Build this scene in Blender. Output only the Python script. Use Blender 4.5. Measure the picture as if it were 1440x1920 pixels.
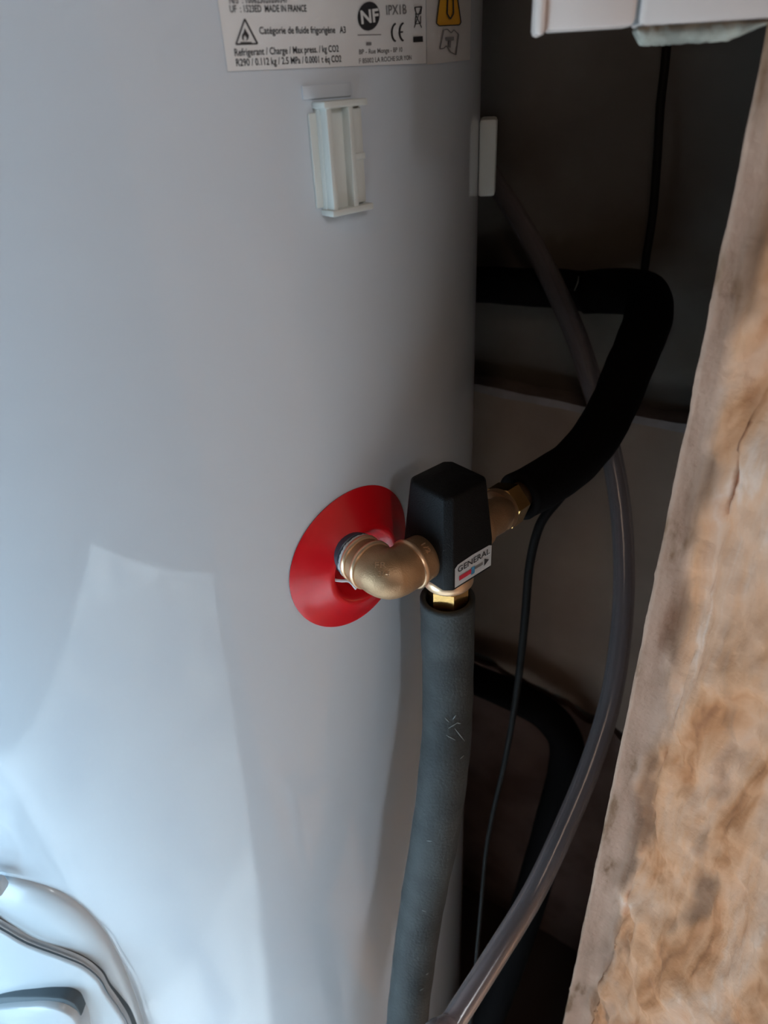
import bpy, bmesh, math, random
from mathutils import Vector, Matrix, noise
random.seed(7)
for o in list(bpy.data.objects): bpy.data.objects.remove(o)
S = bpy.context.scene
COL = S.collection

# ------------------------------------------------------------------ camera
FPX = 1300.0
ZF_ = -0.298
TH = math.radians(32.5); RHO = math.atan(115/2040)
CAM = Vector((0, 0, 1.0))
F = Vector((0, math.cos(TH), -math.sin(TH))); U0 = Vector((0, math.sin(TH), math.cos(TH))); R0 = Vector((1, 0, 0))
RV = R0*math.cos(RHO) - U0*math.sin(RHO); UV = U0*math.cos(RHO) + R0*math.sin(RHO)
cd = bpy.data.cameras.new('camera'); cam = bpy.data.objects.new('camera', cd); COL.objects.link(cam)
cd.sensor_fit = 'VERTICAL'; cd.sensor_height = 36.0; cd.sensor_width = 27.0; cd.lens = FPX/1920*36
cd.clip_start = 0.005; cd.clip_end = 50
cam.matrix_world = Matrix(((RV.x, UV.x, -F.x, CAM.x), (RV.y, UV.y, -F.y, CAM.y), (RV.z, UV.z, -F.z, CAM.z), (0, 0, 0, 1)))
cd.dof.use_dof = True; cd.dof.focus_distance = 0.40; cd.dof.aperture_fstop = 9.5
S.camera = cam

# ------------------------------------------------------------------ world, daylight, exposure
w = bpy.data.worlds.new('world'); S.world = w; w.use_nodes = True
w.node_tree.nodes['Background'].inputs[0].default_value = (0.55, 0.50, 0.48, 1)
w.node_tree.nodes['Background'].inputs[1].default_value = 0.010
S.view_settings.view_transform = 'Standard'; S.view_settings.look = 'None'
S.view_settings.gamma = 1; S.view_settings.use_curve_mapping = False
S.view_settings.exposure = 0.0
def area(name, loc, target, sx, sy, power, colr, spread=180):
    l = bpy.data.lights.new(name, 'AREA'); l.shape = 'RECTANGLE'; l.size = sx; l.size_y = sy; l.energy = power; l.color = colr; l.spread = math.radians(spread)
    o = bpy.data.objects.new(name, l); COL.objects.link(o); o.location = loc
    o.rotation_euler = (Vector(target)-Vector(loc)).to_track_quat('-Z', 'Z').to_euler(); return o
area('window_daylight', (-1.25, -0.22, 0.22), (-.21, .5, .30), 0.8, 1.0, 23.0, (0.52, 0.78, 1.0))
area('warm_fill', (-0.35, -1.05, 1.9), (0.18, .5, .6), 0.25, 0.25, 1.3, (1.0, 0.72, 0.52))  # warm fill, added to lift the lower niche wall
area('far_room_daylight', (0.95, -2.1, 2.1), (-.05, .35, .6), 0.40, 0.6, 19.0, (0.92, 0.95, 1.0))
# unseen overhead lamp, added to throw a hard-edged floor patch the tank reflects
dd = Vector((.575, -.817)); dn = Vector((-.817, -.575)); pc = Vector((-.10, .10)) + dd*.60 + dn*.54
patch_lamp = area('floor_patch_lamp', (pc.x, pc.y, 2.0), (pc.x, pc.y, 0), 1.0, 1.5, 20.0, (0.72, 0.88, 1.0), 1.5)
patch_lamp.rotation_euler = (0, 0, math.atan2(dd.y, dd.x) - math.pi/2)

# ------------------------------------------------------------------ helpers
def ray(x, y): return F + RV*((x-720)/FPX) - UV*((y-960)/FPX)
def at(x, y, d): return CAM + ray(x, y)*d        # point seen at photo pixel (x, y), d metres deep
RT = 0.29                                          # tank radius
AX = Vector((.6*math.sin(math.radians(-20.4)), .6*math.cos(math.radians(-20.4))))
def hit(x, y, r=RT):                               # (phi, z) where the sight line meets the tank cylinder
    d = ray(x, y); o = CAM.xy - AX; a = d.xy.dot(d.xy); b = o.dot(d.xy); c = o.dot(o) - r*r
    D = max(b*b - a*c, 0); k = (-b - math.sqrt(D))/a; q = CAM + d*k
    return math.atan2(q.x-AX.x, -(q.y-AX.y)), q.z
def cyl(phi, z, h=0.0):
    return Vector((AX.x + (RT+h)*math.sin(phi), AX.y - (RT+h)*math.cos(phi), z))

def mk(name, verts, faces, mat=None, parent=None, smooth=True, bevel=0, subsurf=0, autosm=None):
    me = bpy.data.meshes.new(name); me.from_pydata([tuple(v) for v in verts], [], faces); me.validate()
    bm = bmesh.new(); bm.from_mesh(me); bmesh.ops.recalc_face_normals(bm, faces=bm.faces)
    if bevel: bmesh.ops.bevel(bm, geom=list(bm.edges), offset=bevel, segments=2, profile=.5, affect='EDGES', clamp_overlap=True)
    bm.to_mesh(me); bm.free()
    if smooth: me.shade_smooth()
    if autosm is not None: me.set_sharp_from_angle(angle=math.radians(autosm))
    o = bpy.data.objects.new(name, me); COL.objects.link(o)
    if mat: me.materials.append(mat)
    if parent: o.parent = parent
    if subsurf:
        m = o.modifiers.new('s', 'SUBSURF'); m.levels = m.render_levels = subsurf
    return o
def empty(name, label, cat, group=None):
    o = bpy.data.objects.new(name, None); COL.objects.link(o); o['label'] = label; o['category'] = cat
    o.empty_display_size = .02
    if group: o['group'] = group
    return o
def tag(o, label, cat): o['label'] = label; o['category'] = cat; return o
def grid_faces(nu, nv, closeu=False, closev=False, off=0):
    f = []
    for i in range(nu if closeu else nu-1):
        for j in range(nv if closev else nv-1):
            a = i*nv+j; b = ((i+1) % nu)*nv+j; c = ((i+1) % nu)*nv+(j+1) % nv; d = i*nv+(j+1) % nv
            f.append((a+off, b+off, c+off, d+off))
    return f
def catmull(P, n):
    out = []; P = [P[0]*2-P[1]] + P + [P[-1]*2-P[-2]]
    for i in range(1, len(P)-2):
        for k in range(n):
            t = k/n; a, b, c, d = P[i-1], P[i], P[i+1], P[i+2]
            out.append(.5*((2*b) + (c-a)*t + (2*a-5*b+4*c-d)*t*t + (3*b-a-3*c+d)*t**3))
    out.append(P[-2]); return out
def drop(p, z1=ZF_, n=2):      # carry a run on down to the floor
    return [Vector((p.x, p.y, p.z+(z1-p.z)*k/n)) for k in range(1, n+1)]
def tube(name, pts, rad, mat, parent=None, n=8, seg=28, inner=None, wob=0.0, capped=True):
    """pts: Vectors, rad: list of radii at pts. inner = wall fraction -> hollow"""
    PR = catmull([Vector((*p, r)) if False else p for p in pts], n)
    rr = []
    for i in range(len(pts)-1):
        for k in range(n): rr.append(rad[i] + (rad[i+1]-rad[i])*k/n)
    rr.append(rad[-1])
    V = []; N = len(PR)
    up = None
    frames = []
    for i, p in enumerate(PR):
        t = (PR[min(i+1, N-1)] - PR[max(i-1, 0)]).normalized()
        if up is None: up = t.orthogonal().normalized()
        up = (up - t*up.dot(t)).normalized(); frames.append((p, t, up, t.cross(up)))
    def ringv(i, r):
        p, t, u, v = frames[i]
        return [p + (u*math.cos(2*math.pi*k/seg) + v*math.sin(2*math.pi*k/seg))*(r + (noise.noise(p*60 + u*math.cos(2*math.pi*k/seg)*.6 + v*math.sin(2*math.pi*k/seg)*.6)*wob if wob else 0)) for k in range(seg)]
    rings = [ringv(i, rr[i]) for i in range(N)]
    if inner:
        rings = [ringv(0, rr[0]*(inner*.5+.5))] + rings if False else rings
        rings += [ringv(i, rr[i]*inner) for i in range(N-1, -1, -1)]
        V = [v for R in rings for v in R]
        return mk(name, V, grid_faces(len(rings), seg, closeu=True, closev=True), mat, parent)
    V = [v for R in rings for v in R]; fc = grid_faces(N, seg, closev=True)
    if capped:
        fc.append(tuple(range(seg))); fc.append(tuple((N-1)*seg+k for k in range(seg)))
    o = mk(name, V, fc, mat, parent, autosm=50); return o
def lathe(name, origin, axis, prof, mat, parent=None, seg=48, autosm=40, xdir=None, polygonal=None):
    """prof list of (r, h along axis)"""
    ax = axis.normalized(); u = (xdir or ax.orthogonal()).normalized(); u = (u-ax*u.dot(ax)).normalized(); v = ax.cross(u); V = []
    for r, h in prof:
        for k in range(seg):
            a = 2*math.pi*k/seg
            V.append(origin + ax*h + (u*math.cos(a)+v*math.sin(a))*r)
    f = grid_faces(len(prof), seg, closev=True)
    if prof[0][0] > 1e-6: f.append(tuple(range(seg)))
    if prof[-1][0] > 1e-6: f.append(tuple((len(prof)-1)*seg+k for k in range(seg)))
    o = mk(name, V, f, mat, parent, autosm=autosm); return o
def hexnut(name, origin, axis, r, h0, h1, mat, parent, xdir=None, ch=.0012):
    prof = [(r-ch, h0), (r, h0+ch*.7), (r, h1-ch*.7), (r-ch, h1)]
    return lathe(name, origin, axis, prof, mat, parent, seg=6, autosm=20, xdir=xdir)
def obox(name, o, ex, ey, ez, mat, parent=None, bevel=.001):
    """box centred at o with half-extent vectors"""
    V = [o + ex*a + ey*b + ez*c for a in (-1, 1) for b in (-1, 1) for c in (-1, 1)]
    f = [(0, 1, 3, 2), (4, 6, 7, 5), (0, 4, 5, 1), (2, 3, 7, 6), (0, 2, 6, 4), (1, 5, 7, 3)]
    return mk(name, V, f, mat, parent, bevel=bevel, autosm=30)
def cbox(name, phi0, z0, s0, s1, za, zb, h0, h1, mat, parent, bevel=.0008):
    """box bent onto the tank: s along the circumference, z up, h outwards from the tank surface"""
    ns = max(2, int(abs(s1-s0)/.004)+1); me = bmesh.new()
    V = []; 
    for i in range(ns):
        s = s0 + (s1-s0)*i/(ns-1)
        for z, h in ((za, h0), (zb, h0), (zb, h1), (za, h1)):
            V.append(cyl(phi0 + s/RT, z0+z, h))
    f = grid_faces(ns, 4, closev=True) + [(0, 1, 2, 3), tuple((ns-1)*4+k for k in range(4))]
    me.free()
    return mk(name, V, f, mat, parent, bevel=bevel, autosm=30)

# ------------------------------------------------------------------ materials
def mat(name, base, rough=.5, metal=0, noise_amt=0, noise_scale=30, col2=None, bump=0, bump_scale=200, spec=.5, trans=0, coat=0, lo=.4, hi=.6, detail=5, alpha=1):
    m = bpy.data.materials.new(name); m.use_nodes = True; nt = m.node_tree; b = nt.nodes['Principled BSDF']
    b.inputs['Base Color'].default_value = (*base, 1); b.inputs['Roughness'].default_value = rough; b.inputs['Metallic'].default_value = metal
    b.inputs['Specular IOR Level'].default_value = spec; b.inputs['Transmission Weight'].default_value = trans; b.inputs['Coat Weight'].default_value = coat
    b.inputs['Alpha'].default_value = alpha
    tc = nt.nodes.new('ShaderNodeTexCoord')
    if col2:
        n = nt.nodes.new('ShaderNodeTexNoise'); n.inputs['Scale'].default_value = noise_scale; n.inputs['Detail'].default_value = detail
        r = nt.nodes.new('ShaderNodeValToRGB'); r.color_ramp.elements[0].position = lo; r.color_ramp.elements[1].position = hi
        r.color_ramp.elements[0].color = (*base, 1); r.color_ramp.elements[1].color = (*col2, 1)
        nt.links.new(tc.outputs['Object'], n.inputs['Vector']); nt.links.new(n.outputs['Fac'], r.inputs['Fac']); nt.links.new(r.outputs['Color'], b.inputs['Base Color'])
    if bump:
        n2 = nt.nodes.new('ShaderNodeTexNoise'); n2.inputs['Scale'].default_value = bump_scale; n2.inputs['Detail'].default_value = 4
        bp = nt.nodes.new('ShaderNodeBump'); bp.inputs['Strength'].default_value = bump; bp.inputs['Distance'].default_value = .001
        nt.links.new(tc.outputs['Object'], n2.inputs['Vector']); nt.links.new(n2.outputs['Fac'], bp.inputs['Height']); nt.links.new(bp.outputs['Normal'], b.inputs['Normal'])
    return m
M = dict(
    enamel=mat('white_enamel', (.62, .67, .72), .5, bump=.02, bump_scale=900, coat=.9, spec=.2),
    cover=mat('white_cover_plastic', (.62, .68, .72), .35, coat=.2),
    seam=mat('dark_seam', (.09, .12, .14), .7),
    clip=mat('white_clip_plastic', (.66, .68, .64), .42),
    clip_shade=mat('clip_recess_plastic', (.50, .52, .49), .5),
    sticker=mat('sticker_paper', (.80, .80, .79), .35),
    sticker2=mat('warning_sticker_film', (.66, .63, .60), .35),
    ink=mat('black_ink', (.025, .025, .028), .5),
    inkgrey=mat('grey_ink', (.20, .19, .19), .5),
    yellow=mat('warning_yellow', (.75, .36, .02), .45),
    red=mat('red_plastic', (.62, .006, .012), .27, spec=.5),
    redprint=mat('red_print', (.62, .02, .05), .5),
    blueprint=mat('blue_print', (.06, .28, .50), .5),
    greyplast=mat('grey_dielectric', (.045, .055, .075), .4),
    brass=mat('cast_brass', (.36, .21, .11), .46, metal=.75, col2=(.44, .27, .145), noise_scale=60, bump=.25, bump_scale=1500),
    brassedge=mat('machined_brass', (.85, .56, .34), .32, metal=.7),
    brassbright=mat('bright_brass', (.88, .52, .18), .16, metal=1, bump=.15, bump_scale=150),
    black=mat('black_cap_plastic', (.007, .0065, .0065), .5, spec=.12, bump=.3, bump_scale=1400),
    foam=mat('charcoal_pipe_foam', (.032, .034, .033), .7, spec=.3, col2=(.046, .049, .047), noise_scale=40, bump=.5, bump_scale=500),
    foamdark=mat('black_pipe_foam', (.005, .004, .004), .85, spec=.1, bump=.3, bump_scale=400),
    foamtop=mat('foam_cut_face', (.008, .008, .008), .9),
    fleck=mat('pale_scuff', (.30, .33, .32), .6),
    hose=mat('clear_grey_hose', (.66, .61, .63), .18, trans=.86),
    cable=mat('black_cable', (.008, .006, .005), .6, spec=.15),
    wirew=mat('white_wire', (.72, .68, .70), .4),
    tape=mat('sealing_tape', (.62, .60, .58), .6),
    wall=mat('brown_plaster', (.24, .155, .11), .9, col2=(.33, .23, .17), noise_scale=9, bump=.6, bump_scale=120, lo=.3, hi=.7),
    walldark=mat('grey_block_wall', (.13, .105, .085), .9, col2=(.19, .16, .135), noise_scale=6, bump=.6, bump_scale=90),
    walllow=mat('red_brown_wall', (.14, .075, .055), .9, col2=(.20, .115, .09), noise_scale=12, bump=.7, bump_scale=90),
    ledge=mat('ledge_mortar', (.30, .24, .22), .9, col2=(.22, .17, .15), noise_scale=25, bump=.5, bump_scale=150),
    trunk=mat('ivory_trunking', (.76, .60, .52), .35),
    caulk=mat('grey_caulk', (.40, .36, .29), .8, spec=.2, col2=(.24, .22, .18), noise_scale=120, bump=.8, bump_scale=300),
    frame=mat('painted_room_wall', (.50, .52, .54), .8, bump=.2),
)
def rubble_mat():
    m = bpy.data.materials.new('rubble_masonry'); m.use_nodes = True; nt = m.node_tree; b = nt.nodes['Principled BSDF']; b.inputs['Roughness'].default_value = .9
    L = nt.links.new; tc = nt.nodes.new('ShaderNodeTexCoord'); at_ = nt.nodes.new('ShaderNodeAttribute'); at_.attribute_name = 'rubble'
    mp = nt.nodes.new('ShaderNodeMapping'); mp.inputs['Scale'].default_value = (1, 1, .30); L(tc.outputs['Object'], mp.inputs['Vector'])
    n = nt.nodes.new('ShaderNodeTexNoise'); n.inputs['Scale'].default_value = 26; n.inputs['Detail'].default_value = 4; n.inputs['Distortion'].default_value = .6; n.inputs['Roughness'].default_value = .6; L(mp.outputs['Vector'], n.inputs['Vector'])
    r = nt.nodes.new('ShaderNodeValToRGB'); e = r.color_ramp.elements
    e[0].position = .30; e[0].color = (.22, .065, .02, 1); e[1].position = .72; e[1].color = (.74, .50, .38, 1)
    for p, c in ((.40, (.50, .19, .07)), (.48, (.64, .29, .14)), (.60, (.66, .35, .21))):
        x = e.new(p); x.color = (*c, 1)
    L(n.outputs['Fac'], r.inputs['Fac'])
    n2 = nt.nodes.new('ShaderNodeTexNoise'); n2.inputs['Scale'].default_value = 70; n2.inputs['Detail'].default_value = 8; L(mp.outputs['Vector'], n2.inputs['Vector'])
    r2 = nt.nodes.new('ShaderNodeValToRGB'); q = r2.color_ramp.elements
    q[0].position = .36; q[0].color = (.22, .11, .055, 1); q[1].position = .56; q[1].color = (.45, .26, .175, 1)
    x = q.new(.43); x.color = (.38, .215, .14, 1)
    L(n2.outputs['Fac'], r2.inputs['Fac'])
    mx = nt.nodes.new('ShaderNodeMix'); mx.data_type = 'RGBA'; L(at_.outputs['Fac'], mx.inputs[0]); L(r2.outputs['Color'], mx.inputs[6]); L(r.outputs['Color'], mx.inputs[7])
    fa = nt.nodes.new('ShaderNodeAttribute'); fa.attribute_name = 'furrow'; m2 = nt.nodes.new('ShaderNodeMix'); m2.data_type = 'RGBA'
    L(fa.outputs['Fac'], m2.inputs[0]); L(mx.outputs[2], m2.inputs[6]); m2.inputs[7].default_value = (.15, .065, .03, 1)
    L(m2.outputs[2], b.inputs['Base Color'])
    n3 = nt.nodes.new('ShaderNodeTexNoise'); n3.inputs['Scale'].default_value = 260; n3.inputs['Detail'].default_value = 5; L(tc.outputs['Object'], n3.inputs['Vector'])
    bp = nt.nodes.new('ShaderNodeBump'); bp.inputs['Strength'].default_value = .6; bp.inputs['Distance'].default_value = .0012; L(n3.outputs['Fac'], bp.inputs['Height']); L(bp.outputs['Normal'], b.inputs['Normal'])
    return m
M['rubble'] = rubble_mat()
def floor_mat():      # pale room floor, niche shade put into the colour as a dark zone
    m = mat('room_floor_2', (.74, .74, .72), .6); nt = m.node_tree; b = nt.nodes['Principled BSDF']; g = nt.nodes.new('ShaderNodeNewGeometry')
    sx = nt.nodes.new('ShaderNodeSeparateXYZ'); nt.links.new(g.outputs['Position'], sx.inputs[0])
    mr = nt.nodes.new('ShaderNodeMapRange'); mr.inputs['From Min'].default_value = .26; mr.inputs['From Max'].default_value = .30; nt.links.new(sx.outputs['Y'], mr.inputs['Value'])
    n = nt.nodes.new('ShaderNodeTexNoise'); n.inputs['Scale'].default_value = 5; n.inputs['Detail'].default_value = 3; nt.links.new(g.outputs['Position'], n.inputs['Vector'])
    r = nt.nodes.new('ShaderNodeValToRGB'); r.color_ramp.elements[0].position = .40; r.color_ramp.elements[1].position = .56
    r.color_ramp.elements[0].color = (.30, .32, .34, 1); r.color_ramp.elements[1].color = (.80, .80, .78, 1); nt.links.new(n.outputs['Fac'], r.inputs['Fac'])
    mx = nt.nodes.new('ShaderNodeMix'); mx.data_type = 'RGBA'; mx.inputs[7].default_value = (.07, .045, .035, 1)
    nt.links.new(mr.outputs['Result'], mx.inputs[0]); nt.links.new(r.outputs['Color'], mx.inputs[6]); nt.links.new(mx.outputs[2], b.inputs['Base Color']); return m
M['floor'] = floor_mat()

# ------------------------------------------------------------------ structure
ZF, ZC = -0.30, 2.1
def struct(o): o['kind'] = 'structure'; return o
struct(obox('floor', Vector((-.3, -.5, ZF-.03)), Vector((1.6, 0, 0)), Vector((0, 1.7, 0)), Vector((0, 0, .03)), M['floor'], bevel=0))
# back wall of the niche: runs right and towards the camera
W0 = Vector((.11, .733, 0)); WD = Vector((.819, -.574, 0)).normalized(); WN = Vector((-.574, -.819, 0)).normalized()
def wall_slab(name, s0, s1, z0f, z1f, thick, proud, m, nz=40, ns=90, rough=.002):
    V = []
    for i in range(ns+1):
        s = s0 + (s1-s0)*i/ns
        for j in range(nz+1):
            z = z0f(s) + (z1f(s)-z0f(s))*j/nz
            p = W0 + WD*s + Vector((0, 0, z)); d = noise.fractal(p*14, 1, 2, 4)*rough
            V.append(p + WN*(proud + d))
    n = len(V); V += [v - WN*(thick) for v in V]
    f = grid_faces(ns+1, nz+1); f += [tuple(n+i for i in q) for q in f]
    nv = nz+1
    for i in range(ns):
        for j in (0, nz):
            a = i*nv+j; b = (i+1)*nv+j; f.append((a, b, b+n, a+n))
    for j in range(nz):
        for i in (0, ns):
            a = i*nv+j; b = a+1; f.append((a, b, b+n, a+n))
    return mk(name, V, f, m, autosm=50)
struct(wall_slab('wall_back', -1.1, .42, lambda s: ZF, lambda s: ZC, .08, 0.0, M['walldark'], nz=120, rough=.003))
def low_edge(s):      # broken lower edge of the plaster coat
    return .322 - s*.20 + noise.fractal(Vector((s*22, 3.1, 0)), 1, 2, 5)*.016
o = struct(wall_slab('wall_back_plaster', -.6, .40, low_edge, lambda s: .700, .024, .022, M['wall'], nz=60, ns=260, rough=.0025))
o.name = 'trim_1'
o = struct(wall_slab('trim_2', -.6, .40, lambda s: .700+noise.noise(Vector((s*30, 0, 0)))*.002, lambda s: .7085+noise.noise(Vector((s*18, 5, 0)))*.003, .028, .027, M['ledge'], nz=3, ns=120, rough=.002))
o = struct(wall_slab('trim_3', -.6, .40, lambda s: ZF, lambda s: low_edge(s)-.03+noise.noise(Vector((s*26, 9, 0)))*.01, .012, .010, M['walllow'], nz=50, ns=160, rough=.003))

# masonry pier on the right: plaster arris, then rough rubble coming towards the camera
K0 = Vector((.300*math.sin(math.radians(26.2)), .300*math.cos(math.radians(26.2)), 0))
plan = [Vector((.345, .50, 0)), Vector((.22, .38, 0)), K0+Vector((.012, .020, 0)), K0, K0+Vector((.0115, -.0045, 0)), K0+Vector((.024, -.014, 0)), Vector((.162, .225, 0)), Vector((.170, .19, 0)), Vector((.185, .13, 0)), Vector((.20, .02, 0)), Vector((.21, -.16, 0)), Vector((.23, -.20, 0)), Vector((.40, -.20, 0))]
def pier():
    P = []
    for a, b in zip(plan[:-1], plan[1:]):
        L = (b-a).length; st = .0022 if b.y > .08 and a.y < .30 else .012
        n = max(1, int(L/st)); P += [a + (b-a)*k/n for k in range(n)]
    P.append(plan[-1])
    cum = [0]
    for a, b in zip(P[:-1], P[1:]): cum.append(cum[-1]+(b-a).length)
    k0 = min(range(len(P)), key=lambda i: (P[i]-K0).length); s0 = cum[k0]
    zs = []; z = ZF
    while z < 1.6:
        zs.append(z); z += .0035 if .2 < z < 1.12 else .02
    V = []; att = []; fur = []
    for i, p in enumerate(P):
        t = (P[min(i+1, len(P)-1)]-P[max(i-1, 0)]).normalized(); nrm = Vector((t.y, -t.x, 0))*1
        if nrm.dot(Vector((-1, -1, 0))) < 0 and i > 3: nrm = -nrm
        s = cum[i]-s0
        for z in zs:
            q = Vector((p.x, p.y, z*.6)); edge = .0085 + .013*min(max((.95-z)/.5, 0), 1) + noise.fractal(Vector((z*9, 2.3, 1)), 1, 2, 5)*.008
            r = min(max((s-edge)/.006, 0), 1); big = noise.fractal(q*17+Vector((4, 1, 2)), .9, 2.1, 5); fine = noise.fractal(q*70, 1, 2, 3)
            if s < 0: d = fine*.0007 + noise.noise(q*40)*.0003
            else: d = fine*.0007*(1-r) + r*(.0035 + big*.013 + fine*.0010) + noise.noise(Vector((z*34, 7, 7)))*.0003 + max(0, noise.noise(Vector((z*90, 1, 7)))-.45)*.006 + noise.noise(Vector((z*300, 7, s*200)))*.0003
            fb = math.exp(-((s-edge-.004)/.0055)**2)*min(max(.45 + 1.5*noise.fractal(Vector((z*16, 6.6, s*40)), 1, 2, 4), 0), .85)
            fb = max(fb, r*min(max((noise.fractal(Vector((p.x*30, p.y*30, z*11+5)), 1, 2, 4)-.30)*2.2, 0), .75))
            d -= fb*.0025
            V.append(Vector((p.x, p.y, z)) + nrm*d); att.append(r); fur.append(fb)
    o = mk('wall_right', V, grid_faces(len(P), len(zs)), M['rubble'])
    a = o.data.attributes.new('rubble', 'FLOAT', 'POINT')
    a.data.foreach_set('value', att)
    a = o.data.attributes.new('furrow', 'FLOAT', 'POINT'); a.data.foreach_set('value', fur)
    return struct(o)
pier()
# room behind the camera (only seen as reflections and bounce)
struct(obox('wall_left', Vector((-.80, .80, .9)), Vector((.28, 0, 0)), Vector((0, .03, 0)), Vector((0, 0, 1.2)), M['frame'], bevel=0))

# ------------------------------------------------------------------ text helper
def text_mesh(body, name, mapper, width, height, m, parent, bold=0.0, shear=0):
    cu = bpy.data.curves.new('t', 'FONT'); cu.body = body; cu.size = 1; cu.offset = bold; cu.resolution_u = 3; cu.shear = shear
    ob = bpy.data.objects.new('t', cu); COL.objects.link(ob); dg = bpy.context.evaluated_depsgraph_get()
    me = bpy.data.meshes.new_from_object(ob.evaluated_get(dg)); bpy.data.objects.remove(ob); bpy.data.curves.remove(cu)
    xs = [v.co.x for v in me.vertices]; x0, x1 = min(xs), max(xs)
    for v in me.vertices:
        v.co = mapper((v.co.x-x0)/(x1-x0)*width, v.co.y/.70*height)
    me.materials.append(m); me.name = name
    o = bpy.data.objects.new(name, me); COL.objects.link(o); o.parent = parent; return o

# ------------------------------------------------------------------ water heater
heater = empty('water_heater', 'large white cylindrical water heater tank filling the left side', 'water heater')
heater.location = (0, 0, 0)
prof = [(0, 1.62), (.20, 1.615), (.265, 1.60), (.285, 1.585), (.29, 1.57)]
V = []; SEG = 192
pr = [(.27, ZF+.0), (.29, ZF+.02)] + [(.29, ZF+.02+(1.57-ZF-.02)*k/40) for k in range(1, 41)] + [(.285, 1.585), (.265, 1.60), (.20, 1.615), (.0005, 1.62)]
lathe('tank_shell', Vector((AX.x, AX.y, 0)), Vector((0, 0, 1)), pr, M['enamel'], heater, seg=SEG, autosm=30)

def sz(px, py):
    p, z = hit(px, py); return p*RT, z
def patch(name, corners, m, parent, h=.0005, n=24, nz=8):
    """sheet on the tank: corners (s,z) TL, TR, BR, BL"""
    V = []
    for i in range(n+1):
        for j in range(nz+1):
            u = i/n; v = j/nz
            s = (corners[0][0]*(1-u)+corners[1][0]*u)*(1-v) + (corners[3][0]*(1-u)+corners[2][0]*u)*v
            z = (corners[0][1]*(1-u)+corners[1][1]*u)*(1-v) + (corners[3][1]*(1-u)+corners[2][1]*u)*v
            V.append(cyl(s/RT, z, h))
    return mk(name, V, grid_faces(n+1, nz+1), m, parent)
def poly(name, pxs, m, parent, h=.0008):
    """flat printed polygon on the tank, given as photo pixels"""
    q = [sz(*p) for p in pxs]; return mk(name, [cyl(s/RT, z, h) for s, z in q], [tuple(range(len(q)))], m, parent, smooth=False)
def polyset(name, polys, m, parent, h=.0008):
    V = []; f = []
    for P in polys:
        k = len(V); V += [cyl(s/RT, z, h) for s, z in (sz(*p) for p in P)]; f.append(tuple(range(k, len(V))))
    return mk(name, V, f, m, parent, smooth=False)
def strip(P, wd):       # thick stroke quads
    out = []
    for a, b in zip(P[:-1], P[1:]):
        dx, dy = b[0]-a[0], b[1]-a[1]; L = math.hypot(dx, dy) or 1; nx, ny = -dy/L*wd/2, dx/L*wd/2
        out.append([(a[0]+nx, a[1]+ny), (b[0]+nx, b[1]+ny), (b[0]-nx, b[1]-ny), (a[0]-nx, a[1]-ny)])
    return out
def label_text(body, x0, y0, x1, y1, hpx, m, parent, bold=.012, name='lettering'):
    s0, z0 = sz(x0, y0); s1, z1 = sz(x1, y1); _, zt = sz((x0+x1)/2, (y0+y1)/2-hpx); _, zb = sz((x0+x1)/2, (y0+y1)/2)
    W = math.hypot(s1-s0, z1-z0); c, sn = (s1-s0)/W, (z1-z0)/W; H = zt-zb
    f = lambda x, y: cyl((s0 + x*c - y*sn)/RT, z0 + x*sn + y*c, .0008)
    return text_mesh(body, name, f, W, H, m, parent, bold)

sBL, zBL = sz(426, 134); sBR, zBR = sz(798, 119); zT = zBL + .10
rp = patch('rating_plate', [(sBL, zT), (sBR, zT), (sBR, zBR), (sBL, zBL)], M['sticker'], heater)
rp['label'] = 'white rating plate sticker with black print'
label_text('N/S  : 100623020200347', 429, 7, 538, 5, 13, M['ink'], rp)
label_text('UF  : 1523ED  MADE IN FRANCE', 430, 23.5, 573, 22, 13, M['ink'], rp)
label_text('Catégorie de fluide frigorigène   A3', 485, 64, 646, 62, 13, M['ink'], rp)
label_text('Refrigerant / Charge / Max press. / kg CO2', 439, 105, 633, 97, 13, M['ink'], rp)
label_text('R290 / 0.112 kg / 2.5 MPa / 0.0001 t éq CO2', 442, 124, 638, 116, 13, M['ink'], rp)
label_text('IPX1B', 722, 28, 760, 26, 18, M['inkgrey'], rp)
label_text('BP - Rue Monge - BP 10', 671, 102, 752, 97, 9, M['inkgrey'], rp)
label_text('F 85002 LA ROCHE SUR YON', 671, 119, 769, 112, 9, M['inkgrey'], rp)
# flammable triangle
polyset('warning_triangle', strip([(457, 36), (441, 83), (481, 82), (457, 36)], 3), M['ink'], rp)
polyset('flame_mark', [[(457, 53), (461, 60), (465, 66), (464, 73), (460, 77), (461, 71), (457, 66), (455, 71), (456, 77), (452, 73), (452, 66), (455, 61)], [(449, 79), (470, 79), (470, 81), (449, 81.5)]], M['ink'], rp)
# NF roundel
cx, cy = 688.5, 30.5
disc = [(cx + 20.5*math.cos(a) , cy + 27*math.sin(a) - 2*math.cos(a)) for a in [k*math.pi/16 for k in range(32)]]
dm = polyset('round_mark', [disc], M['ink'], rp, .0009)
label_text('NF', 674, 45, 707, 40, 24, M['sticker'], rp, bold=.03, name='round_mark_letters')
for o in [c for c in rp.children if c.name.startswith('round_mark_letters')]:
    for v in o.data.vertices:
        d = Vector((v.co.x-AX.x, v.co.y-AX.y)).normalized(); v.co.x = AX.x + d.x*(RT+.0012); v.co.y = AX.y + d.y*(RT+.0012)
polyset('rule_line', strip([(668, 66), (712, 65)], 1.6), M['inkgrey'], rp)
polyset('small_mark', [[(684, 79), (694, 79), (694, 85), (684, 85.5)]], M['inkgrey'], rp)
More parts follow.
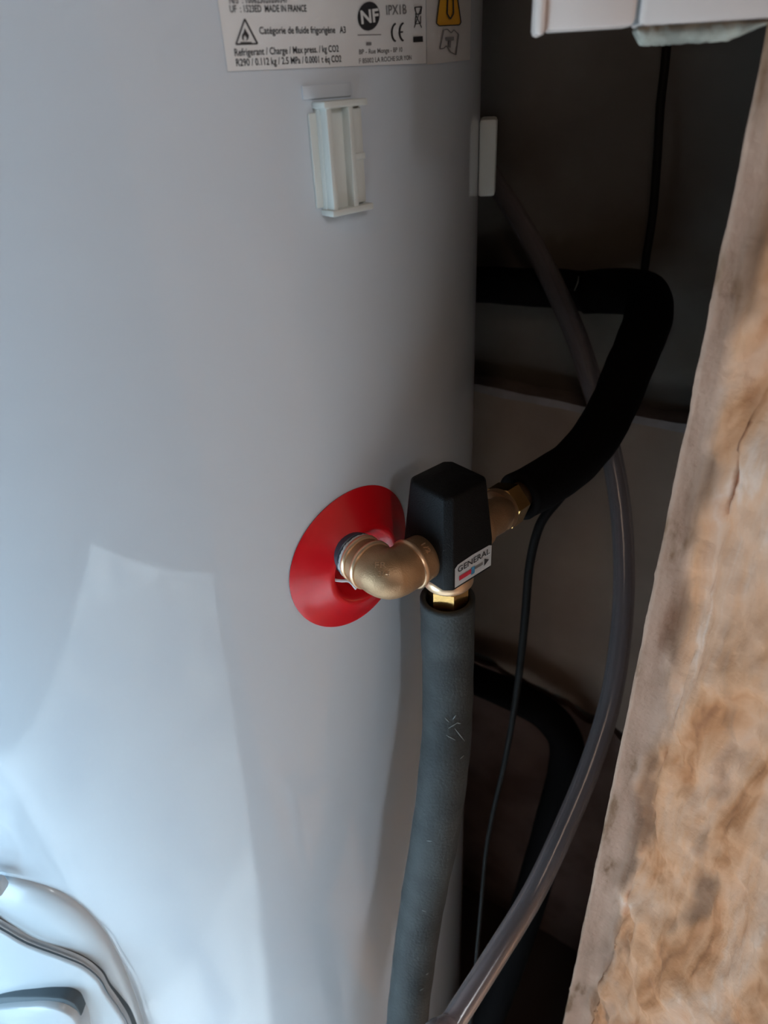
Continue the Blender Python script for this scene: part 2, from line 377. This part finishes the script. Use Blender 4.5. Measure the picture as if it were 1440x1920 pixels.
# CE mark: two arcs
def arc(cx, cy, rx, ry, a0, a1, wd, n=12):
    P = [(cx+rx*math.cos(math.radians(a0+(a1-a0)*k/n)), cy+ry*math.sin(math.radians(a0+(a1-a0)*k/n))) for k in range(n+1)]; return strip(P, wd)
polyset('conformity_mark', arc(741, 61, 9, 17, 100, 260, 3.4) + arc(755.5, 60, 9, 17, 100, 260, 3.4) + strip([(746.5, 60.5), (753, 60)], 3), M['ink'], rp)
# crossed bin
polyset('bin_mark', strip([(775, 14), (788, 13), (786, 26), (778, 27), (775, 14)], 2) + strip([(774, 52), (788, 12)], 1.5) + strip([(776, 26), (788, 52)], 1.5) + strip([(777, 30), (776, 45), (786, 44), (786, 30)], 1.5) + [[(772, 69), (790, 68), (790.5, 78.5), (772.5, 79.5)]], M['ink'], rp)
sc, zc_ = sz(880, 112)
wp = patch('warning_sticker', [(sBR+.0006, zT), (sc, zT), (sc, zc_), (sBR+.0006, zBR-.0005)], M['sticker2'], heater, h=.0004)
wp['label'] = 'clear warning sticker with yellow triangle'
polyset('yellow_triangle', [[(822, -12), (853, -14), (861, 42), (858, 47), (820, 49), (815, 44)]], M['yellow'], wp, .0008)
polyset('triangle_outline', strip([(822, -12), (815, 44), (820, 49), (858, 47), (861, 42), (853, -14)], 2) + strip([(836, -5), (835, 26), (841, 36), (847, 26), (846, -8)], 2.5), M['ink'], wp, .0010)
polyset('manual_mark', strip([(829, 56), (822, 92), (829, 91), (834, 86), (842, 98), (852, 103), (857, 65), (848, 56), (843, 62), (836, 55), (829, 56)], 2) + [[(832, 70), (848, 69), (848, 76), (832, 77)], [(838, 77), (843, 77), (842, 90), (837, 88)]], M['inkgrey'], wp, .0009)

# moulded clips
def clip(phi0, z0, k=1.0):
    c = cbox('clip', phi0, z0, -.0112*k, .0112*k, -.0205*k, .0205*k, 0.0, .0040, M['clip'], heater, .0006)   # base block
    c['label'] = 'small white moulded plastic clip on the tank'
    def b(n, *a, m='clip'): return cbox(n, phi0, z0, *[v*k for v in a[:4]], *a[4:], M[m], c, .0005)
    b('back_plate', -.0148, -.0095, -.0190, .0185, 0, .0016)
    b('rib', -.0108, -.0080, -.0200, .0200, .0036, .0085)
    b('rib', .0012, .0040, -.0200, .0200, .0036, .0085)
    b('panel', .0036, .0106, -.0190, .0190, .0036, .0064)
    b('cross_bar', .0036, .0108, -.0012, .0016, .0060, .0074)
    b('end_lip', -.0118, .0128, -.0225, -.0198, 0, .0088)
    b('end_lip', -.0118, .0122, .0198, .0225, 0, .0088)
    b('side_lip', .0100, .0114, -.0200, .0200, .0030, .0050)
    return c
p1, z1 = hit(643, 297, RT+.004)
clip(p1, z1)
cbox('clip_pad', p1, z1, -.0165, .0105, .0235, .0285, 0, .0011, M['enamel'], heater, .0004)
z2 = at(907, 290, .47).z
c2 = cbox('handle_grip', math.radians(80.0), z2, -.014, .014, -.0225, .0225, 0, .0112, M['clip'], heater, .0050)

# red escutcheon flange with raised collar
pe, ze = hit(664, 1046)
def esc():
    prof = [(.0006, -.004), (.0158, -.004), (.0165, .001), (.0205, .0085), (.0225, .0112), (.0240, .0118), (.0262, .0105), (.0330, .0062), (.0405, .0030), (.0445, .0018), (.0462, .0010), (.0462, .0002)]
    seg = 96; V = []
    for r, h in prof:
        for k in range(seg):
            a = 2*math.pi*k/seg; V.append(cyl(pe + r*math.cos(a)/RT, ze + r*1.03*math.sin(a), max(h, .0006)))
    o = mk('pipe_escutcheon', V, grid_faces(len(prof), seg, closev=True), M['red'], heater, autosm=60)
    o['label'] = 'round red plastic escutcheon around the outlet pipe'
    return o
es = esc()
pq, zq = hit(641, 1023)
Q = cyl(pq, zq); NN = (Vector((Q.x-AX.x, Q.y-AX.y, 0))).normalized(); TT = Vector((-NN.y, NN.x, 0)); ZZ = Vector((0, 0, 1))
lathe('outlet_union', Q, NN, [(.0105, -.004), (.0136, 0), (.0136, .0125), (.0122, .0138)], M['greyplast'], heater, seg=32)['label'] = 'dark grey plastic outlet union'
tube('earth_wire', [at(668, 1104, .405), at(655, 1090, .404), at(640, 1089, .404), at(626, 1087, .405), at(614, 1082, .412), cyl(*hit(612, 1076))], [.0009]*6, M['wirew'], heater, seg=10)['label'] = 'short white wire loop inside the escutcheon'

# service cover at the lower left of the tank
def shell(name, pxs, hmax, m, parent, h0=0.0, width=.012, rows=7, cen=None, extra=0.0, n=6, hmap=None):
    P = [sz(*p) if len(p) == 2 else (p[0], p[1]) for p in pxs]
    P = [Vector((a, b, 0)) for a, b in P]; Q_ = catmull(P + [P[0]], n)[:-1]
    C_ = Vector((sum(p.x for p in P)/len(P), sum(p.y for p in P)/len(P), 0)) if cen is None else Vector((*cen, 0))
    V = []
    for j in range(rows+1):
        a = j/rows*math.pi/2
        for q in Q_:
            d = (C_-q); L = d.length; p = q + d/L*(width*(1-math.cos(a))); V.append(cyl(p.x/RT, p.y, h0 + hmax*math.sin(a)))
    for j in range(1, 9):
        t = j/9
        for q in Q_:
            d = (C_-q); L = d.length; b = q + d/L*width; p = b.lerp(C_, t); V.append(cyl(p.x/RT, p.y, h0+hmax+extra*math.sin(t*math.pi/2)))
    V.append(cyl(C_.x/RT, C_.y, h0+hmax+extra)); nq = len(Q_); nr = rows+9
    f = grid_faces(nr, nq, closev=True); c = len(V)-1
    f += [((nr-1)*nq+k, (nr-1)*nq+(k+1) % nq, c) for k in range(nq)]
    return mk(name, V, f, m, parent, autosm=55)
def ps(px, py, h=0): p, z = hit(px, py, RT+h); return (p*RT, z)
def szp(px, py, h): 
    p, z = hit(px, py, RT+h); return p*RT, z
def contour(pts, h): return [szp(x, y, h) for x, y in pts]
def shell2(name, pts, hb, h, m, parent, close, **k):
    A_ = [Vector((*szp(x, y, hb), 0)) for x, y in pts]
    B_ = [Vector((*c, 0)) for c in close]
    return A_, B_
def cover_piece(name, pts, hb, h0, hmax, m, parent, width, left, bottom, extra=0.0, cen=None):
    top = [szp(x, y, hb) for x, y in pts]           # left to right / downwards
    P = top + [(top[-1][0]+.012, bottom), (left, bottom), (left, top[0][1]+.004)]
    # densify open corners
    Q_ = catmull([Vector((a, b, 0)) for a, b in top], 6)
    Q_ += [Vector((top[-1][0]+.008, bottom, 0)).lerp(Vector((left, bottom, 0)), t/12) for t in range(13)]
    Q_ += [Vector((left, bottom, 0)).lerp(Vector((left, top[0][1], 0)), t/8) for t in range(1, 8)]
    C_ = Vector((*cen, 0)); V = []; rows = 8
    for j in range(rows+1):
        a = j/rows*math.pi/2
        for q in Q_:
            d = C_-q; p = q + d.normalized()*(width*(1-math.cos(a))); V.append(cyl(p.x/RT, p.y, h0+hmax*math.sin(a)))
    for j in range(1, 10):
        t = j/10
        for q in Q_:
            d = C_-q; b = q + d.normalized()*width; p = b.lerp(C_, t); V.append(cyl(p.x/RT, p.y, h0+hmax+extra*(1-(1-t)**2)))
    V.append(cyl(C_.x/RT, C_.y, h0+hmax+extra)); nq = len(Q_); nr = rows+10
    f = grid_faces(nr, nq, closev=True); c = len(V)-1; f += [((nr-1)*nq+k, (nr-1)*nq+(k+1) % nq, c) for k in range(nq)]
    return mk(name, V, f, m, parent, autosm=60)
LX = -.34; BZ = .02
skirt = cover_piece('service_cover', [(-160, 1640), (-60, 1636), (10, 1642), (90, 1662), (150, 1696), (200, 1752), (240, 1830), (272, 1925), (290, 2010)], 0.0, 0.0, .009, M['cover'], heater, .040, LX, BZ, cen=(-.16, .22), extra=.010)
skirt['label'] = 'bulging white plastic service cover low on the tank'
hoodpts = [(-140, 1690), (-60, 1712), (0, 1742), (50, 1770), (110, 1792), (155, 1811), (185, 1836), (200, 1862), (222, 1893), (240, 1925), (262, 1990)]
sm = cover_piece('seam_gap', [(x+1.2, y-1.2) for x, y in hoodpts], .014, .004, .0092, M['seam'], skirt, .001, LX+.004, BZ+.004, cen=(-.16, .22), extra=.010)
hd = cover_piece('hood', [(x-1, y+2) for x, y in hoodpts], .016, .010, .0065, M['cover'], skirt, .005, LX+.006, BZ+.006, cen=(-.15, .24), extra=.010)
SL = catmull([cyl(szp(x+1, y+.5, .0165)[0]/RT, szp(x+1, y+.5, .0165)[1], .0160) for x, y in hoodpts], 3)
tube('seam_line', SL, [.0002 + .0006*min(1, max(0, (len(SL)-k)/len(SL)*1.4)) for k in range(len(SL))], M['seam'], skirt, n=1, seg=6)
cover_piece('slot', [(-140, 1868), (-60, 1869), (0, 1870), (60, 1869), (110, 1871), (135, 1878), (148, 1893), (158, 1925), (168, 1990)], .0265, .010, .0165, M['seam'], skirt, .002, LX+.012, BZ+.012, cen=(-.17, .23), extra=.004)
cover_piece('panel', [(-140, 1886), (-60, 1886), (0, 1887), (60, 1884), (105, 1886), (132, 1896), (148, 1912), (158, 1940), (166, 1990)], .030, .010, .0215, M['cover'], skirt, .006, LX+.014, BZ+.014, cen=(-.17, .22), extra=.006)
kb = cbox('latch', szp(-4, 1660, .01)[0]/RT, szp(-4, 1660, .01)[1], -.012, .0035, -.007, .005, .004, .0150, M['cover'], skirt, .003)

# ------------------------------------------------------------------ brass elbow
L1, L2 = .0420, .0468
el = empty('brass_elbow', 'brass elbow fitting between the red ring and the mixing valve', 'pipe fitting')
CRN = Q + NN*L1; VC = CRN + TT*L2
RE = .0138
def elbow():
    a = Q + NN*.0140; pts = [a, Q+NN*.0175, Q+NN*.0240]
    r = .0085; c = CRN - NN*r*.9 + TT*r*.9
    for k in range(0, 7):
        t = k/6*math.pi/2; pts.append(c + NN*(r*.9)*math.sin(t) - TT*(r*.9)*math.cos(t))
    pts += [CRN+TT*.020, CRN+TT*.0270, CRN+TT*.0315]
    rad = [.0112, .0132, .0136] + [.0140, .0142, .0144, .0146, .0144, .0142, .0140] + [.0138, .0134, .0118]
    return tube('body', pts, rad, M['brass'], el, n=3, seg=40)
elbow()
def band(origin, ax, h, r, w_=.0016, m='brassedge', name='band'):
    return lathe(name, origin, ax, [(r-.002, h-w_*1.2), (r-.0006, h-w_), (r, h-w_*.4), (r, h+w_*.4), (r-.0006, h+w_), (r-.002, h+w_*1.2)], M[m], el, seg=48)
band(Q, NN, .0180, .0147); band(Q, NN, .0268, .0152, .0015)
band(CRN, TT, .0165, .0152, .0015); band(CRN, TT, .0290, .0146, .0012)
# raised casting marks on the upper flank
mk_u = (TT*.75-NN*.25).normalized(); pn = (ZZ*.72 + NN*.42 - TT*.42).normalized()
def mark(body, c, wdt, hgt, dirx, up):
    return text_mesh(body, 'casting_mark', lambda x, y: c + dirx*x + up*y, wdt, hgt, M['brassedge'], el, .0)
cnv = CRN - NN*.002 + TT*.001; nrm = (ZZ*.8+(NN-TT)*.42).normalized(); dx = (NN+TT*1.0).normalized(); dx = (dx-nrm*dx.dot(nrm)).normalized(); upv = nrm.cross(dx)
for i, (ox, oy, tx) in enumerate(((-.0062, .0012, 'FR'), (-.0045, -.0036, '3/4'))):
    mo = mark(tx, CRN + nrm*.01465 + dx*ox + upv*oy, .0062, .003, dx, upv)
    mo.modifiers.new('s', 'SOLIDIFY').thickness = .0006
c3 = CRN + TT*.0222; n3 = (ZZ*.86+NN*.5).normalized(); u3 = n3.cross(TT)
mo = text_mesh('1/2', 'casting_mark', lambda x, y: c3 + n3*.0140 + (-u3)*(x-.003) + TT*(y-.001), .0062, .003, M['brassedge'], el, .0); mo.modifiers.new('s', 'SOLIDIFY').thickness = .0006
def ragged(name, origin, ax, r, h, m, parent, seed, a0=0, a1=360):
    rnd = random.Random(seed); V = []; n = 70
    for k in range(n+1):
        a = math.radians(a0+(a1-a0)*k/n); u = ax.orthogonal().normalized(); v = ax.cross(u); d = u*math.cos(a)+v*math.sin(a)
        V += [origin + ax*(h-rnd.uniform(.0004, .0016)) + d*(r-.0006), origin + ax*h + d*(r+rnd.uniform(.0001, .0009)), origin + ax*(h+rnd.uniform(.0006, .0018)) + d*(r-.0008)]
    o = mk(name, V, grid_faces(n+1, 3), m, parent); return o
ragged('sealing_tape', Q, NN, .0136, .0148, M['tape'], el, 3)
ragged('sealing_tape', CRN, TT, .0132, .0322, M['tape'], el, 5)

# ------------------------------------------------------------------ mixing valve
va = empty('mixing_valve', 'thermostatic mixing valve with black cap above brass body', 'valve')
o = tube('brass_body', [CRN+TT*.031, CRN+TT*.040, VC, VC+TT*.014, VC+TT*.024], [.0112, .0125, .0135, .0130, .0118], M['brassedge'], va, n=3, seg=36)
lathe('outlet_neck', VC, -ZZ, [(.0125, .000), (.0125, .020), (.0150, .0225), (.0156, .0245), (.0156, .0275), (.0145, .0290), (.0105, .0300), (.0105, .034)], M['brassedge'], va, seg=48)
lathe('side_port', VC, TT, [(.0120, .020), (.0140, .0225), (.0140, .027), (.0118, .029), (.0118, .040)], M['brass'], va, seg=40)
hexnut('nut', VC, -ZZ, .0128, .0305, .0490, M['brassbright'], va, xdir=(NN-TT*.55))
def cap():
    """square box with chamfered corners, tapering to a small roof"""
    def sect(hw, ch, z, cx=0, cy=0):
        P = [(hw-ch, -hw), (hw, -hw+ch), (hw, hw-ch), (hw-ch, hw), (-hw+ch, hw), (-hw, hw-ch), (-hw, -hw+ch), (-hw+ch, -hw)]
        return [VC + TT*(x+cx) + NN*(y+cy) + ZZ*z for x, y in P]
    S_ = [sect(.0192, .0040, -.0165), sect(.0201, .0042, -.0153), sect(.0201, .0042, .0050), sect(.0168, .0040, .0420), sect(.0157, .0036, .0437), sect(.0060, .0020, .0455)]
    # arches cut in the bottom edge are suggested by raising the side towards the elbow
    V = [v for s_ in S_ for v in s_]
    for i in (0, 1):
        for k in (4, 5, 6, 7): pass
    f = grid_faces(len(S_), 8, closev=True) + [tuple(range(8)), tuple(len(V)-8+k for k in range(8))]
    o = mk('cap', V, f, M['black'], va, bevel=.0009, autosm=35)
    return o
cp = cap()
# sticker on the face that looks along +NN
def fp(x, y, h=.0002): return VC + TT*x*.94 + ZZ*(y+.0025) + NN*(.02015+h)
st = mk('sticker', [fp(-.0160, -.0165), fp(.0165, -.0165), fp(.0165, -.0020), fp(.0140, -.0008), fp(-.0010, -.0004), fp(-.0135, -.0012), fp(-.0160, -.0030)], [tuple(range(7))], mat('cap_sticker_paper', (.62, .64, .66), .4), cp, smooth=False)
st['label'] = 'white sticker reading GENERAL with an arrow'
text_mesh('GENERAL', 'lettering', lambda x, y: fp(-.0138+x, -.0066+y, .0005), .0285, .0040, M['ink'], st, .012)
def quad(name, a, m, h=.0005): return mk(name, [fp(*p, h) for p in a], [tuple(range(len(a)))], M[m], st, smooth=False)
quad('red_bar', [(-.0125, -.0130), (-.0020, -.0130), (-.0020, -.0098), (-.0125, -.0098)], 'redprint')
quad('blue_bar', [(-.0020, -.0142), (.0012, -.0142), (.0012, -.0090), (-.0020, -.0090)], 'blueprint')
quad('dark_bar', [(.0012, -.0118), (.0085, -.0118), (.0085, -.0100), (.0012, -.0100)], 'inkgrey')
quad('arrow_mark', [(.0098, -.0136), (.0142, -.0108), (.0098, -.0082)], 'ink')

# ------------------------------------------------------------------ insulated pipes
def flecks(parent, pts, rnd, n, name='scuff'):
    pass
s0p = VC - ZZ*.0415
vp = empty('insulated_pipe', 'charcoal foam covered pipe dropping straight from the mixing valve', 'insulated pipe')
pts = [s0p, s0p - ZZ*.02, s0p-ZZ*.045, at(839, 1330, .474), at(831, 1450, .486), at(816, 1560, .502), at(794, 1680, .535), at(776, 1800, .560), at(763, 1920, .58), at(754, 2040, .60)]; pts += drop(pts[-1])
tube('foam_sleeve', pts, [.0172, .0172, .0172, .0172, .0172, .0172, .0172, .0172, .0172, .0172, .0172, .0172], M['foam'], vp, inner=.80, seg=40, wob=.0006)
tube('pipe', [VC-ZZ*.046, s0p-ZZ*.02, s0p-ZZ*.045], [.0075]*3, M['brass'], vp, seg=20)
rnd = random.Random(4)
def scuff(px, py, L, ang, wd):
    # thin raised smear hugging the sleeve front
    best = min(range(len(CL)), key=lambda i: (CL[i][1]-Vector((px, py))).length if True else 0)
    c = CL[best][0]; r = CL[best][2]; o0 = CAM; d = ray(px, py)
    def on(px, py):
        d = ray(px, py); tdir = CL[min(best+1, len(CL)-1)][0]-CL[max(best-1, 0)][0]; tdir.normalize()
        w_ = CAM - c; a = d - tdir*d.dot(tdir); b = w_ - tdir*w_.dot(tdir)
        A2 = a.dot(a); B2 = a.dot(b); C2 = b.dot(b)-(r+.0005)**2; D = B2*B2-A2*C2
        return CAM + d*((-B2-math.sqrt(max(D, 0)))/A2)
    P = [on(px + math.cos(ang)*L*t, py + math.sin(ang)*L*t) for t in (-.5, 0, .5)]
    tube('scuff_mark', P, [wd*.4, wd, wd*.3], M['fleck'], vp, n=3, seg=6)
cl = catmull(pts, 8); CL = []
for p in cl:
    v = p-CAM; d = v.dot(F); CL.append((p, Vector((720+FPX*v.dot(RV)/d, 960-FPX*v.dot(UV)/d)), .0171))
for a in ((838, 1350, 12, .8, .0003), (850, 1360, 22, 2.6, .00035), (862, 1378, 30, .9, .0003), (845, 1383, 20, .5, .0003), (852, 1345, 10, 2.2, .0004), (866, 1420, 10, 2.4, .0003), (805, 1577, 10, .1, .0003), (795, 1708, 10, .4, .0004), (791, 1855, 9, 2.6, .0005), (801, 1826, 6, 2.5, .0005), (860, 1356, 8, .2, .0004)):
    scuff(*a)

ap = empty('insulated_pipe', 'black foam covered pipe rising from the valve side nut and bending behind the tank', 'insulated pipe')
n0 = VC + TT*.040
nd = (at(1000, 912, .478)-at(950, 945, .455)).normalized()
NB = at(948, 947, .452)
tube('copper_pipe', [n0-TT*.004, n0+TT*.004, NB, at(985, 922, .470), at(1050, 885, .49)], [.0100, .0100, .0095, .0085, .0085], M['brass'], ap, n=4, seg=24)
hexnut('nut', NB, nd, .0150, -.0075, .0070, M['brassbright'], ap, xdir=ZZ+NN*.3)
lathe('collar', NB, nd, [(.0115, -.013), (.0140, -.0125), (.0143, -.0075), (.012, -.007)], M['brass'], ap, seg=36)
ptsA = [at(972, 932, .466), at(1020, 905, .480), at(1075, 868, .495), at(1120, 815, .512), at(1150, 760, .530), at(1175, 700, .548), at(1200, 640, .565), at(1216, 590, .578), at(1208, 556, .592), at(1165, 546, .610), at(1100, 548, .630)]
tube('foam_sleeve', ptsA, [.0168, .0168, .0172, .0176, .0180, .0184, .0190, .0196, .0196, .0192, .0190], M['foamdark'], ap, inner=.72, seg=36, wob=.0007)
ptsB = [at(1120, 549, .628), at(1040, 541, .652), at(960, 537, .672), at(905, 534, .690), at(880, 534, .697), at(862, 534, .702)]
tube('foam_sleeve', ptsB, [.0176, .0176, .0174, .0172, .017, .017], M['foamdark'], ap, inner=.72, seg=36, wob=.0007)
tube('split_line', [at(1085, 518, .612), at(1083, 530, .610), at(1077, 545, .610)], [.0003, .0006, .0004], M['fleck'], ap, n=3, seg=6)

lp = empty('insulated_pipe', 'black foam covered pipe low at the back, bending down behind the clear hose', 'insulated pipe')
ptsC = [at(853, 1258, .945), at(872, 1266, .935), at(895, 1276, .925), at(970, 1308, .89), at(1030, 1345, .875), at(1062, 1395, .865), at(1056, 1465, .87), at(1030, 1560, .885), at(996, 1680, .90), at(955, 1800, .915), at(912, 1915, .93), at(880, 2000, .95)]; ptsC += drop(ptsC[-1])
tube('foam_sleeve', ptsC, [.0195, .0195, .0195, .0200, .0205, .0215, .0215, .0215, .0215, .0215, .0215, .0215, .0215, .0215], M['foamdark'], lp, seg=32, wob=.0007)

# ------------------------------------------------------------------ hose and cables
ptsH = [at(880, 262, .640), at(912, 315, .632), at(950, 375, .625), at(1005, 468, .612), at(1050, 560, .602), at(1082, 635, .596), at(1105, 705, .592), at(1130, 790, .588), at(1152, 880, .584), at(1166, 980, .580), at(1170, 1090, .577), at(1163, 1200, .575), at(1143, 1320, .572), at(1105, 1440, .565), at(1055, 1560, .556), at(1000, 1675, .546), at(930, 1790, .530), at(850, 1915, .512), at(800, 1990, .50)]; ptsH += drop(ptsH[-1])
o = tube('clear_hose', ptsH, [.0088]*3+[.0092]*4+[.0088]*14, M['hose'], None, inner=.70, seg=28); tag(o, 'translucent grey hose hanging in a long curve behind the valve', 'hose')
ptsT = [at(1080, 902, .545), at(1046, 938, .548), at(1012, 985, .555), at(993, 1060, .57), at(985, 1150, .59), at(976, 1240, .61), at(964, 1330, .63), at(946, 1430, .65), at(923, 1530, .67), at(911, 1600, .68), at(902, 1700, .69), at(894, 1790, .70), at(887, 1870, .71), at(880, 1960, .72)]; ptsT += drop(ptsT[-1])
o = tube('thin_cable', ptsT, [.0036, .0038, .0038, .0036, .0036, .0034, .0030, .0026, .0022, .0020, .0019, .0019, .0019, .0019, .0019, .0019], M['cable'], None, seg=14); tag(o, 'thin dark cable dangling below the bent black pipe', 'cable')
ptsV = [at(1254, 40, .525), at(1247, 120, .533), at(1238, 200, .540), at(1232, 300, .55), at(1224, 400, .568), at(1212, 480, .585), at(1204, 540, .598)]
o = tube('wall_cable', ptsV, [.0034]*7, M['cable'], None, seg=14); tag(o, 'black cable running straight down the dark wall at upper right', 'cable')

# ------------------------------------------------------------------ trunking at the top right
tr = empty('cable_trunking', 'ivory plastic cable trunking with end cap at the top right', 'trunking')
a = at(1010, 62, .232); b = at(1500, 34, .222); b.z = a.z
X = (b-a).normalized(); Y = X.cross(ZZ).normalized()
if Y.y > 0: Y = -Y
def tbox(name, s0, s1, z0, z1, y0, y1, m, bev, par=tr):
    c = a + X*(s0+s1)/2 + ZZ*(z0+z1)/2 + Y*(y0+y1)/2
    return obox(name, c, X*(s1-s0)/2, Y*(y1-y0)/2, ZZ*(z1-z0)/2, M[m], par, bev)
k = .232/1300
tbox('duct', 10*k, 176*k, .0002, .040, -.018, .0005, 'trunk', .0022)
tbox('end_cap', -9*k, 12*k, -.0009, .041, -.019, .0018, 'trunk', .0018)
tbox('joint', 168*k, 182*k, .0008, .039, -.017, -.0004, 'inkgrey', .0005)
tbox('duct', 180*k, 560*k, -.0003, .041, -.018, .0015, 'trunk', .0022)
V = []; n = 90
for i in range(n+1):
    t = i/n; s = (178 + 225*t)*k; fr = math.sin(min(t*12, 1)*math.pi/2)*(1 if t < .75 else max(0, (1-t)/.25))
    for j in range(13):
        an = 2*math.pi*j/13; wv = noise.fractal(Vector((s*500, an*.6, 3)), 1, 2, 4)*.0004
        V.append(a + X*s + Y*(-.003 + math.cos(an)*.005) + ZZ*(-.0010 - .0012*fr + math.sin(an)*(.0008+.0024*fr) + wv*fr))
mk('caulk_bead', V, grid_faces(n+1, 13, closev=True) + [tuple(range(13)), tuple(n*13+q for q in range(13))], M['caulk'], tr)['label'] = 'rough grey caulk under the trunking'

# put every Empty at the base of its thing
bpy.context.view_layer.update()
def all_kids(o):
    for c in o.children:
        yield c
        yield from all_kids(c)
for e in [o for o in COL.objects if o.type == 'EMPTY']:
    P = [v.co for c in all_kids(e) for v in c.data.vertices]
    c0 = Vector((sum(p.x for p in P)/len(P), sum(p.y for p in P)/len(P), min(p.z for p in P)))
    e.location = c0
    for c in e.children: c.matrix_parent_inverse = Matrix.Translation(-c0)
